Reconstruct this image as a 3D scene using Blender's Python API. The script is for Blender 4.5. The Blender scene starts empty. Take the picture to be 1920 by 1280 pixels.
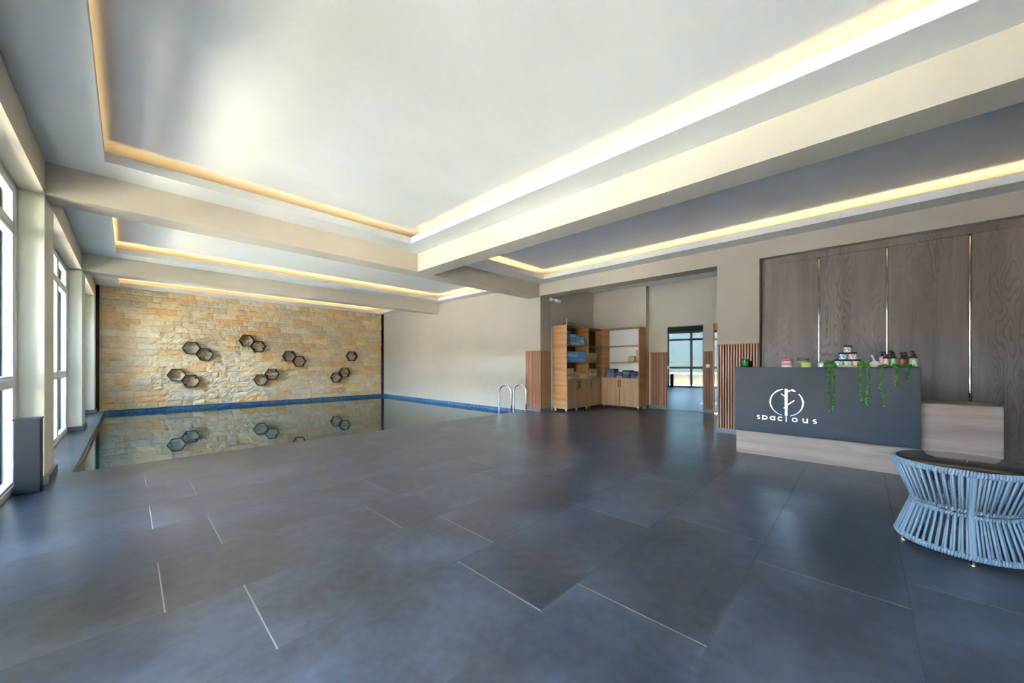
import bpy, bmesh, math, random
from mathutils import Vector, Matrix, noise

# ------------------------------------------------------------------ scale
# all lengths below are written in units of the camera height; S turns them into metres
S = 1.12
C = bpy.context.scene.collection
sc = bpy.context.scene

# ------------------------------------------------------------------ camera
F_PX, HORIZON, YAW = 687.15, 683.0, 0.80836
cam_d = bpy.data.cameras.new('camera')
cam = bpy.data.objects.new('camera', cam_d)
C.objects.link(cam)
cam.location = (0, 0, 1.0 * S)
# looks along +Y turned by YAW towards +X
cam.rotation_euler = (math.pi / 2, 0, -YAW)
cam_d.sensor_width = 36.0
cam_d.sensor_fit = 'HORIZONTAL'
cam_d.lens = F_PX / 1920 * 36.0
cam_d.shift_y = (HORIZON - 640.0) / 1920.0
cam_d.clip_start = 0.02
cam_d.clip_end = 300
sc.camera = cam

# ------------------------------------------------------------------ view, sky, sun
vs = sc.view_settings
vs.view_transform = 'Standard'
vs.look = 'None'
vs.gamma = 1.0
vs.use_curve_mapping = False
vs.exposure = 1.95
world = bpy.data.worlds.new('sky')
sc.world = world
world.use_nodes = True
wn = world.node_tree
for n in list(wn.nodes):
    wn.nodes.remove(n)
wo = wn.nodes.new('ShaderNodeOutputWorld')
bg = wn.nodes.new('ShaderNodeBackground')
sky = wn.nodes.new('ShaderNodeTexSky')
sky.sky_type = 'NISHITA'
sky.sun_disc = False
sky.sun_elevation = math.radians(60)
sky.sun_rotation = math.radians(100)
sky.air_density = 1.0
sky.dust_density = 1.0
bg.inputs['Strength'].default_value = 7.0
wn.links.new(sky.outputs[0], bg.inputs[0])
wn.links.new(bg.outputs[0], wo.inputs[0])

sun_d = bpy.data.lights.new('sun', 'SUN')
sun_d.energy = 1560.0
sun_d.angle = math.radians(0.6)
sun_d.color = (1.0, 0.895, 0.80)
sun = bpy.data.objects.new('sun', sun_d)
C.objects.link(sun)
SUN_TO = Vector((-0.03, 0.25, 1.0)).normalized()      # direction towards the sun, from behind the house
sun.rotation_euler = SUN_TO.to_track_quat('Z', 'Y').to_euler()
sun.location = (6, -4, 12)

LED_STRENGTH = 4.6

# ------------------------------------------------------------------ mesh helpers
class MB:
    def __init__(s):
        s.bm = bmesh.new()

    def box(s, x0, x1, y0, y1, z0, z1, bevel=0.0, seg=2):
        b = bmesh.new()
        vs_ = [b.verts.new(p) for p in ((x0, y0, z0), (x1, y0, z0), (x1, y1, z0), (x0, y1, z0),
                                        (x0, y0, z1), (x1, y0, z1), (x1, y1, z1), (x0, y1, z1))]
        for f in ((0, 3, 2, 1), (4, 5, 6, 7), (0, 1, 5, 4), (1, 2, 6, 5), (2, 3, 7, 6), (3, 0, 4, 7)):
            b.faces.new([vs_[i] for i in f])
        if bevel > 0:
            bmesh.ops.bevel(b, geom=b.edges[:], offset=bevel, segments=seg, profile=0.5, affect='EDGES', clamp_overlap=True)
        s.merge(b)
        return s

    def merge(s, b, M=None):
        if M is not None:
            bmesh.ops.transform(b, matrix=M, verts=b.verts[:])
        me = bpy.data.meshes.new('tmp')
        b.to_mesh(me)
        b.free()
        s.bm.from_mesh(me)
        bpy.data.meshes.remove(me)

    def tube(s, pts, r, n=10, closed=False, caps=True):
        pts = [Vector(p) for p in pts]
        m = len(pts)
        rr = r if isinstance(r, (list, tuple)) else [r] * m
        rings = []
        prev = None
        for i, p in enumerate(pts):
            if closed:
                t = (pts[(i + 1) % m] - pts[i - 1]).normalized()
            else:
                t = (pts[min(i + 1, m - 1)] - pts[max(i - 1, 0)]).normalized()
            if prev is None:
                a = Vector((0, 0, 1)) if abs(t.z) < 0.9 else Vector((1, 0, 0))
                u = t.cross(a).normalized()
            else:
                u = (prev - t * prev.dot(t)).normalized()
            prev = u
            v = t.cross(u)
            rings.append([s.bm.verts.new(p + (u * math.cos(2 * math.pi * k / n) + v * math.sin(2 * math.pi * k / n)) * rr[i]) for k in range(n)])
        for i in range(m if closed else m - 1):
            A, B = rings[i], rings[(i + 1) % m]
            for k in range(n):
                f = s.bm.faces.new((A[k], A[(k + 1) % n], B[(k + 1) % n], B[k]))
                f.smooth = True
        if not closed and caps:
            s.bm.faces.new(rings[0][::-1])
            s.bm.faces.new(rings[-1])
        return s

    def lathe(s, prof, c=(0, 0, 0), n=24, sx=1.0, sy=1.0, smooth=True):
        rings = []
        for r, z in prof:
            rings.append([s.bm.verts.new((c[0] + r * sx * math.cos(2 * math.pi * k / n), c[1] + r * sy * math.sin(2 * math.pi * k / n), c[2] + z)) for k in range(n)])
        for A, B in zip(rings, rings[1:]):
            for k in range(n):
                f = s.bm.faces.new((A[k], A[(k + 1) % n], B[(k + 1) % n], B[k]))
                f.smooth = smooth
        s.bm.faces.new(rings[0][::-1])
        s.bm.faces.new(rings[-1])
        return s

    def ball(s, c, r, sub=1, sc_=(1, 1, 1)):
        b = bmesh.new()
        bmesh.ops.create_icosphere(b, subdivisions=sub, radius=r)
        for f in b.faces:
            f.smooth = True
        s.merge(b, Matrix.Translation(c) @ Matrix.Diagonal((*sc_, 1)))
        return s

    def prism(s, poly, axis, a, b):
        """extrude a closed polygon given in the two other axes between a and b along axis"""
        def P(u, v, w):
            return {'x': (w, u, v), 'y': (u, w, v), 'z': (u, v, w)}[axis]
        A = [s.bm.verts.new(P(u, v, a)) for u, v in poly]
        B = [s.bm.verts.new(P(u, v, b)) for u, v in poly]
        n = len(poly)
        s.bm.faces.new(A[::-1])
        s.bm.faces.new(B)
        for k in range(n):
            s.bm.faces.new((A[k], A[(k + 1) % n], B[(k + 1) % n], B[k]))
        return s

    def ribbon(s, pts, w, x0, x1, closed=False):
        """a flat stroke of width w along pts=(y,z), with thickness from x0 to x1"""
        m = len(pts)
        V = []
        for i, (y, z) in enumerate(pts):
            if closed:
                a, b = pts[i - 1], pts[(i + 1) % m]
            else:
                a, b = pts[max(i - 1, 0)], pts[min(i + 1, m - 1)]
            t = Vector((b[0] - a[0], b[1] - a[1])).normalized()
            nn = Vector((-t.y, t.x)) * (w if not isinstance(w, (list, tuple)) else w[i]) / 2
            V.append([s.bm.verts.new((xx, y + q * nn.x, z + q * nn.y)) for xx, q in ((x0, -1), (x0, 1), (x1, 1), (x1, -1))])
        for i in range(m if closed else m - 1):
            A, B = V[i], V[(i + 1) % m]
            for k in range(4):
                s.bm.faces.new((A[k], A[(k + 1) % 4], B[(k + 1) % 4], B[k]))
        if not closed:
            s.bm.faces.new(V[0][::-1])
            s.bm.faces.new(V[-1])
        return s


def world_loc(o):
    v = Vector((0, 0, 0))
    while o is not None:
        v += Vector(o.location)
        o = o.parent
    return v


def obj(name, mb, material, parent=None, local=False, loc=None):
    """link the collected geometry as one mesh object. Geometry is in world units unless local=True"""
    bm = mb.bm
    bmesh.ops.recalc_face_normals(bm, faces=bm.faces[:])
    me = bpy.data.meshes.new(name)
    bm.to_mesh(me)
    bm.free()
    off = Vector((0, 0, 0))
    if parent is not None and not local:
        off = world_loc(parent)
    if parent is None and loc is not None and not local:
        off = Vector(loc) * S
    me.transform(Matrix.Translation(-off) @ Matrix.Scale(S, 4))
    for m_ in (material if isinstance(material, (list, tuple)) else [material]):
        me.materials.append(m_)
    o = bpy.data.objects.new(name, me)
    C.objects.link(o)
    if parent is not None:
        o.parent = parent
    if loc is not None:
        o.location = Vector(loc) * S
    return o


def thing(name, label, cat, loc=(0, 0, 0), rotz=0.0, group=None):
    o = bpy.data.objects.new(name, None)
    o.empty_display_size = 0.1
    C.objects.link(o)
    o.location = Vector(loc) * S
    o.rotation_euler = (0, 0, rotz)
    return tag(o, label, cat, group)


def tag(o, label, cat, group=None):
    o['label'] = label
    o['category'] = cat
    if group:
        o['group'] = group
    return o


def struct(o, label=None, cat=None):
    o['kind'] = 'structure'
    if label:
        o['label'] = label
    if cat:
        o['category'] = cat
    return o


def dup(root, loc=None, rotz=None, label=None, group=None):
    r = root.copy()
    C.objects.link(r)
    if loc is not None:
        r.location = Vector(loc) * S
    if rotz is not None:
        r.rotation_euler = (0, 0, rotz)
    if label:
        r['label'] = label
    if group:
        r['group'] = group
    for ch in list(root.children):
        c = ch.copy()
        C.objects.link(c)
        c.parent = r
        for g in ch.children:
            d = g.copy()
            C.objects.link(d)
            d.parent = c
    return r


# ------------------------------------------------------------------ material helpers
def srgb(r, g, b):
    f = lambda c: (c / 255 / 12.92) if c / 255 <= 0.04045 else ((c / 255 + 0.055) / 1.055) ** 2.4
    return (f(r), f(g), f(b), 1.0)


def mat(name, col, rough=0.5, metal=0.0, spec=None, coat=0.0):
    m = bpy.data.materials.new(name)
    m.use_nodes = True
    p = m.node_tree.nodes['Principled BSDF']
    p.inputs['Base Color'].default_value = col
    p.inputs['Roughness'].default_value = rough
    p.inputs['Metallic'].default_value = metal
    if spec is not None:
        p.inputs['Specular IOR Level'].default_value = spec
    if coat:
        p.inputs['Coat Weight'].default_value = coat
    return m


def N(m, t, **kw):
    n = m.node_tree.nodes.new(t)
    for k, v in kw.items():
        setattr(n, k, v)
    return n


def lk(m, a, b):
    m.node_tree.links.new(a, b)


def pr(m):
    return m.node_tree.nodes['Principled BSDF']


def mth(m, op, a, b=None, c=None):
    n = N(m, 'ShaderNodeMath', operation=op)
    for i, v in enumerate((a, b, c)):
        if v is None:
            continue
        if isinstance(v, (int, float)):
            n.inputs[i].default_value = v
        else:
            lk(m, v, n.inputs[i])
    return n.outputs[0]


def mixc(m, fac, a, b, blend='MIX'):
    n = N(m, 'ShaderNodeMix', data_type='RGBA', blend_type=blend)
    for k, v in ((0, fac), (6, a), (7, b)):
        if isinstance(v, (int, float)):
            n.inputs[k].default_value = v
        elif isinstance(v, (tuple, list)):
            n.inputs[k].default_value = v
        else:
            lk(m, v, n.inputs[k])
    return n.outputs[2]


def tex_noise(m, scale, detail=4.0, rough=0.55, vec=None, dist=0.0):
    n = N(m, 'ShaderNodeTexNoise')
    n.inputs['Scale'].default_value = scale
    n.inputs['Detail'].default_value = detail
    n.inputs['Roughness'].default_value = rough
    n.inputs['Distortion'].default_value = dist
    if vec is not None:
        lk(m, vec, n.inputs['Vector'])
    return n.outputs['Fac']


def coords(m, scale=(1, 1, 1), rot=(0, 0, 0), loc=(0, 0, 0)):
    t = N(m, 'ShaderNodeTexCoord')
    mp = N(m, 'ShaderNodeMapping')
    mp.inputs['Scale'].default_value = scale
    mp.inputs['Rotation'].default_value = rot
    mp.inputs['Location'].default_value = loc
    lk(m, t.outputs['Object'], mp.inputs['Vector'])
    return mp.outputs[0]


def ramp(m, fac, stops):
    n = N(m, 'ShaderNodeValToRGB')
    e = n.color_ramp.elements
    e[0].position, e[0].color = stops[0]
    e[1].position, e[1].color = stops[-1]
    for p_, c_ in stops[1:-1]:
        x = e.new(p_)
        x.color = c_
    lk(m, fac, n.inputs[0])
    return n.outputs[0]


def bump(m, h, strength=0.2, dist=0.01):
    b = N(m, 'ShaderNodeBump')
    b.inputs['Strength'].default_value = strength
    b.inputs['Distance'].default_value = dist
    lk(m, h, b.inputs['Height'])
    lk(m, b.outputs[0], pr(m).inputs['Normal'])


def plaster(name, col, rough=0.75, b=0.12):
    m = mat(name, col, rough)
    v = coords(m)
    n1 = tex_noise(m, 0.7, 3, vec=v)
    c2 = tuple(min(1, x * 1.06) for x in col[:3]) + (1,)
    c1 = tuple(x * 0.94 for x in col[:3]) + (1,)
    lk(m, ramp(m, n1, [(0.3, c1), (0.7, c2)]), pr(m).inputs['Base Color'])
    bump(m, tex_noise(m, 90, 4, vec=v), b, 0.004)
    return m


M = {}
M['beige'] = plaster('beige_plaster', srgb(174, 164, 150))
M['beam'] = plaster('lightened_beam_plaster', srgb(202, 190, 173))  # same paint as the walls, lightened to carry the daylight on the beams
M['ceil'] = plaster('white_ceiling_paint', srgb(226, 224, 219), 0.7, 0.05)
M['pillar'] = plaster('cream_textured_plaster', srgb(226, 220, 198), 0.7, 0.5)
M['olive'] = plaster('grey_beige_alcove_plaster', srgb(190, 182, 166))
M['base_tile'] = mat('grey_skirting_tile', srgb(98, 102, 106), 0.4)
M['black'] = mat('black_metal', srgb(16, 14, 12), 0.6)
M['black_trim'] = mat('dark_brown_trim', srgb(38, 30, 24), 0.5)
M['white_pvc'] = mat('white_frame_pvc', srgb(232, 234, 230), 0.35)
M['white_plastic'] = mat('white_plastic', srgb(235, 235, 232), 0.35)
M['chrome'] = mat('polished_steel', (0.9, 0.9, 0.9, 1), 0.06, 1.0)
M['tin_metal'] = mat('satin_tin', (0.85, 0.84, 0.82, 1), 0.38, 0.8)
M['steel'] = mat('brushed_steel', (0.62, 0.61, 0.58, 1), 0.22, 1.0)
M['outwall'] = plaster('exterior_render', srgb(206, 204, 198))


# window glass: clear sheet with a mirror film
def glass(name, tint, refl):
    m = bpy.data.materials.new(name)
    m.use_nodes = True
    nt = m.node_tree
    for n in list(nt.nodes):
        nt.nodes.remove(n)
    out = nt.nodes.new('ShaderNodeOutputMaterial')
    tr = nt.nodes.new('ShaderNodeBsdfTransparent')
    tr.inputs[0].default_value = tint
    gl = nt.nodes.new('ShaderNodeBsdfGlossy')
    gl.inputs['Roughness'].default_value = 0.0
    fr = nt.nodes.new('ShaderNodeFresnel')
    fr.inputs[0].default_value = 1.45
    mx = nt.nodes.new('ShaderNodeMixShader')
    ad = nt.nodes.new('ShaderNodeMath')
    ad.operation = 'MAXIMUM'
    ad.inputs[1].default_value = refl
    nt.links.new(fr.outputs[0], ad.inputs[0])
    nt.links.new(ad.outputs[0], mx.inputs[0])
    nt.links.new(tr.outputs[0], mx.inputs[1])
    nt.links.new(gl.outputs[0], mx.inputs[2])
    nt.links.new(mx.outputs[0], out.inputs[0])
    return m


M['glass'] = glass('clear_window_glass', (0.95, 0.98, 0.97, 1), 0.04)
M['door_glass'] = mat('mirror_coated_door_glass', (0.12, 0.15, 0.16, 1), 0.02, 1.0)

# LED
m = bpy.data.materials.new('warm_led_strip')
m.use_nodes = True
p = pr(m)
p.inputs['Base Color'].default_value = (1, 0.9, 0.7, 1)
p.inputs['Emission Color'].default_value = (1.0, 0.70, 0.33, 1)
p.inputs['Emission Strength'].default_value = LED_STRENGTH
M['led'] = m
M['led_dim'] = m.copy()
M['led_dim'].name = 'warm_led_strip_dim'
M['led_dim'].node_tree.nodes['Principled BSDF'].inputs['Emission Strength'].default_value = LED_STRENGTH * 0.45


# floor tiles: long slate-grey slabs in rows along X
def floor_mat():
    m = mat('slate_grey_floor_tiles', srgb(84, 88, 92), 0.36, 0, 0.55)
    t = N(m, 'ShaderNodeTexCoord')
    sep = N(m, 'ShaderNodeSeparateXYZ')
    lk(m, t.outputs['Object'], sep.inputs[0])
    P, L = 0.5445 * S, 1.0545 * S
    v = mth(m, 'DIVIDE', mth(m, 'SUBTRACT', sep.outputs[1], 0.942 * S), P)
    row = mth(m, 'FLOOR', v)
    fy = mth(m, 'MULTIPLY', mth(m, 'FRACT', v), P)
    par = mth(m, 'PINGPONG', row, 1.0)
    off = mth(m, 'MULTIPLY_ADD', par, 0.26 * S, 0.10 * S)
    u = mth(m, 'DIVIDE', mth(m, 'SUBTRACT', sep.outputs[0], off), L)
    col = mth(m, 'FLOOR', u)
    fx = mth(m, 'MULTIPLY', mth(m, 'FRACT', u), L)
    jx = mth(m, 'LESS_THAN', fx, 0.0055)
    jy = mth(m, 'LESS_THAN', fy, 0.0035)
    joint = mth(m, 'MAXIMUM', jx, jy)
    cmb = N(m, 'ShaderNodeCombineXYZ')
    lk(m, row, cmb.inputs[0])
    lk(m, col, cmb.inputs[1])
    wn_ = N(m, 'ShaderNodeTexWhiteNoise', noise_dimensions='2D')
    lk(m, cmb.outputs[0], wn_.inputs['Vector'])
    vec = N(m, 'ShaderNodeVectorMath', operation='MULTIPLY_ADD')
    lk(m, wn_.outputs['Color'], vec.inputs[0])
    vec.inputs[1].default_value = (7, 7, 7)
    lk(m, t.outputs['Object'], vec.inputs[2])
    a = tex_noise(m, 1.7, 5, 0.55, vec.outputs[0], 0.0)
    b = tex_noise(m, 14, 5, 0.6, vec.outputs[0])
    c = ramp(m, a, [(0.32, srgb(26, 31, 36)), (0.5, srgb(46, 52, 59)), (0.68, srgb(72, 79, 87))])
    c = mixc(m, 0.28, c, ramp(m, b, [(0.32, srgb(22, 25, 29)), (0.7, srgb(90, 93, 98))]))
    c = mixc(m, 0.12, c, wn_.outputs['Value'], 'OVERLAY')
    jc = mixc(m, jx, srgb(78, 75, 70), srgb(150, 136, 118))  # row joints darker: their weaker lighting is put into the grout colour
    c = mixc(m, joint, c, jc)
    lk(m, c, pr(m).inputs['Base Color'])
    r = mth(m, 'MULTIPLY_ADD', b, 0.02, 0.275)
    lk(m, mth(m, 'MAXIMUM', r, mth(m, 'MULTIPLY', joint, 0.8)), pr(m).inputs['Roughness'])
    h = mth(m, 'SUBTRACT', mth(m, 'MULTIPLY', b, 0.25), joint)
    bump(m, h, 0.06, 0.002)
    return m


M['floor'] = floor_mat()


def mosaic_mat():
    m = mat('blue_pool_mosaic', srgb(30, 90, 150), 0.2)
    t = N(m, 'ShaderNodeTexCoord')
    p_ = 0.025
    s_ = N(m, 'ShaderNodeVectorMath', operation='DIVIDE')
    lk(m, t.outputs['Object'], s_.inputs[0])
    s_.inputs[1].default_value = (p_, p_, p_)
    ad = N(m, 'ShaderNodeVectorMath', operation='ADD')
    lk(m, s_.outputs[0], ad.inputs[0])
    ad.inputs[1].default_value = (0.37, 0.41, 0.0)
    fl_ = N(m, 'ShaderNodeVectorMath', operation='FLOOR')
    lk(m, ad.outputs[0], fl_.inputs[0])
    fr_ = N(m, 'ShaderNodeVectorMath', operation='FRACTION')
    lk(m, ad.outputs[0], fr_.inputs[0])
    w = N(m, 'ShaderNodeTexWhiteNoise', noise_dimensions='3D')
    lk(m, fl_.outputs[0], w.inputs['Vector'])
    c = ramp(m, w.outputs['Value'], [(0.0, srgb(14, 44, 78)), (0.4, srgb(26, 78, 122)), (0.75, srgb(50, 108, 146)), (1.0, srgb(18, 62, 104))])
    sp = N(m, 'ShaderNodeSeparateXYZ')
    lk(m, fr_.outputs[0], sp.inputs[0])
    g = mth(m, 'LESS_THAN', sp.outputs[2], 0.12)
    c = mixc(m, g, c, srgb(150, 170, 180))
    lk(m, c, pr(m).inputs['Base Color'])
    return m


M['mosaic'] = mosaic_mat()

# water
m = mat('pool_water', (0.016, 0.042, 0.038, 1), 0.015)
pr(m).inputs['IOR'].default_value = 1.33
v = coords(m)
bump(m, tex_noise(m, 3.0, 3, 0.5, v), 0.04, 0.01)
M['water'] = m


# wood: grain runs along `axis`
def wood(name, axis, dark, mid, light, rough=0.42, scale=1.0, rings=1.0, arches=0):
    m = mat(name, mid, rough)
    k = 0.14
    stretch = {'x': (k, 1, 1), 'y': (1, k, 1), 'z': (1, 1, k)}[axis]
    v = coords(m, tuple(a * scale for a in stretch))
    warp = tex_noise(m, 2.2, 3, 0.5, v)
    wv = N(m, 'ShaderNodeTexWave', wave_type='RINGS', rings_direction={'x': 'X', 'y': 'Y', 'z': 'Z'}[axis])
    wv.inputs['Scale'].default_value = 2.2 * rings
    wv.inputs['Distortion'].default_value = 9
    wv.inputs['Detail'].default_value = 3
    wv.inputs['Detail Scale'].default_value = 1.1
    lk(m, v, wv.inputs['Vector'])
    k2 = 0.02
    st2 = {'x': (k2, 1, 1), 'y': (1, k2, 1), 'z': (1, 1, k2)}[axis]
    v2 = coords(m, st2)
    fib = tex_noise(m, 130, 3, 0.6, v2)
    big = tex_noise(m, 5, 3, 0.5, v)
    c = ramp(m, wv.outputs['Fac'], [(0.0, dark), (0.35, mid), (1.0, light)])
    c = mixc(m, 0.55, c, ramp(m, big, [(0.3, dark), (0.5, mid), (0.72, light)]))
    c = mixc(m, 0.35, c, ramp(m, fib, [(0.3, dark), (0.7, light)]))
    if arches:
        k3 = 0.22
        st3 = {'x': (k3, 1, 1), 'y': (1, k3, 1), 'z': (1, 1, k3)}[axis]
        v3 = coords(m, st3)
        nn = tex_noise(m, arches, 1.5, 0.4, v3)
        cont = mth(m, 'PINGPONG', mth(m, 'MULTIPLY', nn, 22.0), 1.0)
        line = mth(m, 'POWER', cont, 4.0)
        msk = ramp(m, tex_noise(m, 2.6, 2, 0.5, coords(m, {'x': (.1, 1, 1), 'y': (1, .1, 1), 'z': (1, 1, .1)}[axis])), [(0.46, (0, 0, 0, 1)), (0.6, (1, 1, 1, 1))])
        c = mixc(m, mth(m, 'MULTIPLY', mth(m, 'MULTIPLY', line, msk), 0.9), c, tuple(x * 0.45 for x in dark[:3]) + (1,))
        bands = tex_noise(m, 3.2, 2, 0.5, coords(m, {'x': (.03, 1, 1), 'y': (1, .03, 1), 'z': (1, 1, .03)}[axis]))
        c = mixc(m, 0.35, c, ramp(m, bands, [(0.35, dark), (0.65, light)]))
    lk(m, c, pr(m).inputs['Base Color'])
    bump(m, fib, 0.08, 0.002)
    return m


M['panel_wood'] = wood('grey_brown_wall_panel', 'z', srgb(78, 66, 60), srgb(112, 99, 92), srgb(138, 124, 116), 0.4, 1.0, 1.2, 7.0)
M['desk_wood'] = wood('grey_oak_laminate', 'y', srgb(110, 86, 72), srgb(148, 124, 108), srgb(172, 148, 130), 0.45, 1.0, 1.0, 3.0)
M['desk_top_wood'] = wood('brown_desk_top', 'y', srgb(66, 52, 42), srgb(92, 76, 62), srgb(116, 98, 82), 0.4)
M['oak_h'] = wood('light_oak_side', 'y', srgb(138, 92, 52), srgb(170, 120, 76), srgb(190, 142, 96), 0.5)
M['oak_v'] = wood('light_oak_door', 'z', srgb(132, 98, 66), srgb(160, 124, 88), srgb(178, 144, 108), 0.5)
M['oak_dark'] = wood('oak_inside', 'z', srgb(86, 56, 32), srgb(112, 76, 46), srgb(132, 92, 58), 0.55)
M['slat'] = wood('warm_wood_slat', 'z', srgb(142, 92, 62), srgb(168, 116, 84), srgb(186, 136, 104), 0.4)
M['slat_gap'] = mat('dark_slat_backing', srgb(14, 11, 10), 0.9)
M['tray_wood'] = wood('pale_wooden_tray', 'y', srgb(170, 128, 86), srgb(200, 162, 118), srgb(218, 184, 140), 0.5)

m = mat('dark_grey_counter_panel', srgb(84, 94, 104), 0.45, 0, 0.3)
v = coords(m, (1, 0.15, 1))
lk(m, ramp(m, tex_noise(m, 6, 5, 0.6, v), [(0.3, srgb(26, 33, 40)), (0.7, srgb(34, 42, 50))]), pr(m).inputs['Base Color'])
M['counter'] = m
M['bin'] = mat('anthracite_sheet', srgb(16, 26, 34), 0.5, 0, 0.35)

# stone wall: each stone's own colour sits in the mesh, grain comes from noise
m = mat('split_face_travertine', srgb(200, 170, 125), 0.85)
at = N(m, 'ShaderNodeVertexColor')
at.layer_name = 'stone'
v = coords(m)
n1 = tex_noise(m, 7, 6, 0.65, v)
n2 = tex_noise(m, 45, 5, 0.7, v)
c = mixc(m, 0.38, at.outputs[0], ramp(m, n1, [(0.3, srgb(214, 166, 116)), (0.5, srgb(236, 200, 152)), (0.72, srgb(238, 216, 188))]))
c = mixc(m, 0.3, c, ramp(m, n2, [(0.3, srgb(150, 128, 100)), (0.7, srgb(240, 228, 205))]), 'SOFT_LIGHT')
lk(m, c, pr(m).inputs['Base Color'])
bump(m, mth(m, 'ADD', n1, n2), 0.7, 0.02)
M['stone'] = m

m = mat('sunlit_terrace_paving', srgb(206, 202, 194), 0.8)
v = coords(m)
lk(m, ramp(m, tex_noise(m, 1.2, 6, 0.6, v), [(0.3, srgb(188, 184, 176)), (0.7, srgb(216, 212, 204))]), pr(m).inputs['Base Color'])
M['terrace'] = m
m = mat('rough_garden_stone', srgb(150, 130, 112), 0.9)
v = coords(m)
lk(m, ramp(m, tex_noise(m, 5, 6, 0.7, v), [(0.3, srgb(84, 74, 64)), (0.7, srgb(128, 114, 100))]), pr(m).inputs['Base Color'])
M['garden_stone'] = m
M['yard'] = plaster('grey_gravel', srgb(56, 60, 46), 0.9)
M['boundary'] = plaster('dark_grey_render', srgb(44, 47, 46))
M['bounce_wall'] = plaster('sand_render', srgb(186, 176, 158))
M['canopy'] = mat('grey_canopy_metal', srgb(120, 124, 124), 0.5)

m = mat('blue_grey_rope', srgb(116, 129, 138), 0.85)
v = coords(m)
bump(m, tex_noise(m, 500, 2, 0.5, v), 0.3, 0.002)
M['rope'] = m
M['table_glass'] = mat('black_tinted_glass', (0.012, 0.011, 0.012, 1), 0.03, 0.0, 0.6)

def cloth(name, col):
    m = mat(name, col, 0.95)
    v = coords(m)
    bump(m, tex_noise(m, 260, 3, 0.6, v), 0.5, 0.004)
    c1 = tuple(x * 0.8 for x in col[:3]) + (1,)
    c2 = tuple(min(1, x * 1.15) for x in col[:3]) + (1,)
    lk(m, ramp(m, tex_noise(m, 30, 3, 0.6, v), [(0.3, c1), (0.7, c2)]), pr(m).inputs['Base Color'])
    return m

M['t_blue'] = cloth('blue_terry', srgb(98, 148, 196))
M['t_lblue'] = cloth('pale_blue_terry', srgb(146, 182, 212))
M['t_cream'] = cloth('cream_terry', srgb(206, 188, 142))
M['t_beige'] = cloth('beige_terry', srgb(172, 150, 122))
M['t_navy'] = cloth('navy_grey_terry', srgb(66, 76, 102))
M['t_slate'] = cloth('slate_blue_terry', srgb(92, 104, 132))
M['t_pink'] = cloth('pink_terry', srgb(214, 110, 146))

M['leaf'] = mat('bright_green_leaf', srgb(66, 132, 28), 0.5)
M['leaf2'] = mat('yellow_green_leaf', srgb(150, 180, 20), 0.5)
M['stem'] = mat('green_stem', srgb(60, 120, 30), 0.6)

# ================================================================== THE SETTING
XW, XR = -0.48, 6.0            # face of the window pillars, face of the right-hand wall
YB, YS = -3.2, 11.82           # wall behind the camera, stone wall
ZC, ZB = 2.693, 2.44           # lowered ceiling border, underside of the beams
ZB = 2.422
ZT = 2.875                      # ceiling inside the coves

# floor: one slab with the pool cut out
mb = MB()
mb.box(-0.70, XR + 0.1, YB, 5.29, -0.06, 0)
mb.box(XR + 0.1, 8.75, YB, 5.0, -0.06, 0)
mb.box(-0.70, -0.357, 5.29, YS, -0.06, 0)
struct(obj('floor', mb, M['floor']), 'dark slate-grey tiled floor around the indoor pool', 'floor')

# pool
mb = MB()
mb.box(-0.457, -0.357, 5.19, 11.9, -1.3, -0.06)
mb.box(XR, XR + 0.1, 5.29, 11.9, -1.3, 0.0)
mb.box(-0.357, XR, YS, YS + 0.1, -1.3, 0.0)
mb.box(-0.357, XR + .1, 5.19, 5.29, -1.3, -0.06)
mb.box(-0.457, XR + 0.1, 5.19, YS + 0.1, -1.4, -1.3)
struct(obj('pool_basin', mb, M['mosaic']), 'pool basin lined with small blue mosaic tiles', 'pool')
mb = MB()
nx, ny = 2, 2
mb.box(-0.357, XR, 5.29, YS, -0.10, -0.078)
tag(obj('pool_water', mb, M['water']), 'still dark teal water of the pool mirroring the stone wall', 'water')

# ceiling: borders, upstands of the coves and the upper slab are one thing
bays = [  # bay x0,x1,y0,y1 ; hole x0,x1,y0,y1
    ((XW, 3.065, YB, 4.93), (-0.135, 2.735, -2.8, 4.57)),
    ((3.35, XR, YB, 4.93), (3.71, 5.70, -2.8, 4.57)),
    ((XW, XR, 5.235, 8.55), (-0.135, 5.715, 5.60, 8.19)),
    ((XW, XR, 8.86, YS), (-0.135, 5.76, 9.22, 11.65)),
]
mb = MB()
LIP = 0.085
for (a0, a1, b0, b1), (c0, c1, d0, d1) in bays:
    e = 0.02
    z0, z1 = ZC, ZC + 0.02
    mb.box(a0 - e, c0, b0 - e, b1 + e, z0, z1)
    mb.box(c1, a1 + e, b0 - e, b1 + e, z0, z1)
    mb.box(c0, c1, b0 - e, d0, z0, z1)
    mb.box(c0, c1, d1, b1 + e, z0, z1)
    t = 0.015
    mb.box(c0 - t, c0, d0 - t, d1 + t, z1, z0 + LIP)
    mb.box(c1, c1 + t, d0 - t, d1 + t, z1, z0 + LIP)
    mb.box(c0, c1, d0 - t, d0, z1, z0 + LIP)
    mb.box(c0, c1, d1, d1 + t, z1, z0 + LIP)
mb.box(-0.86, 8.8, YB - 0.2, YS + 0.4, ZT, ZT + 0.2)
struct(obj('ceiling', mb, M['ceil']), 'white dropped ceiling with four recessed light coves', 'ceiling')

# alcove ceiling
mb = MB()
mb.box(6.3, 8.7, 1.3, 5.1, 2.79, 2.85)
struct(obj('ceiling', mb, M['ceil']), 'low plain ceiling of the towel alcove', 'ceiling')

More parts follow.
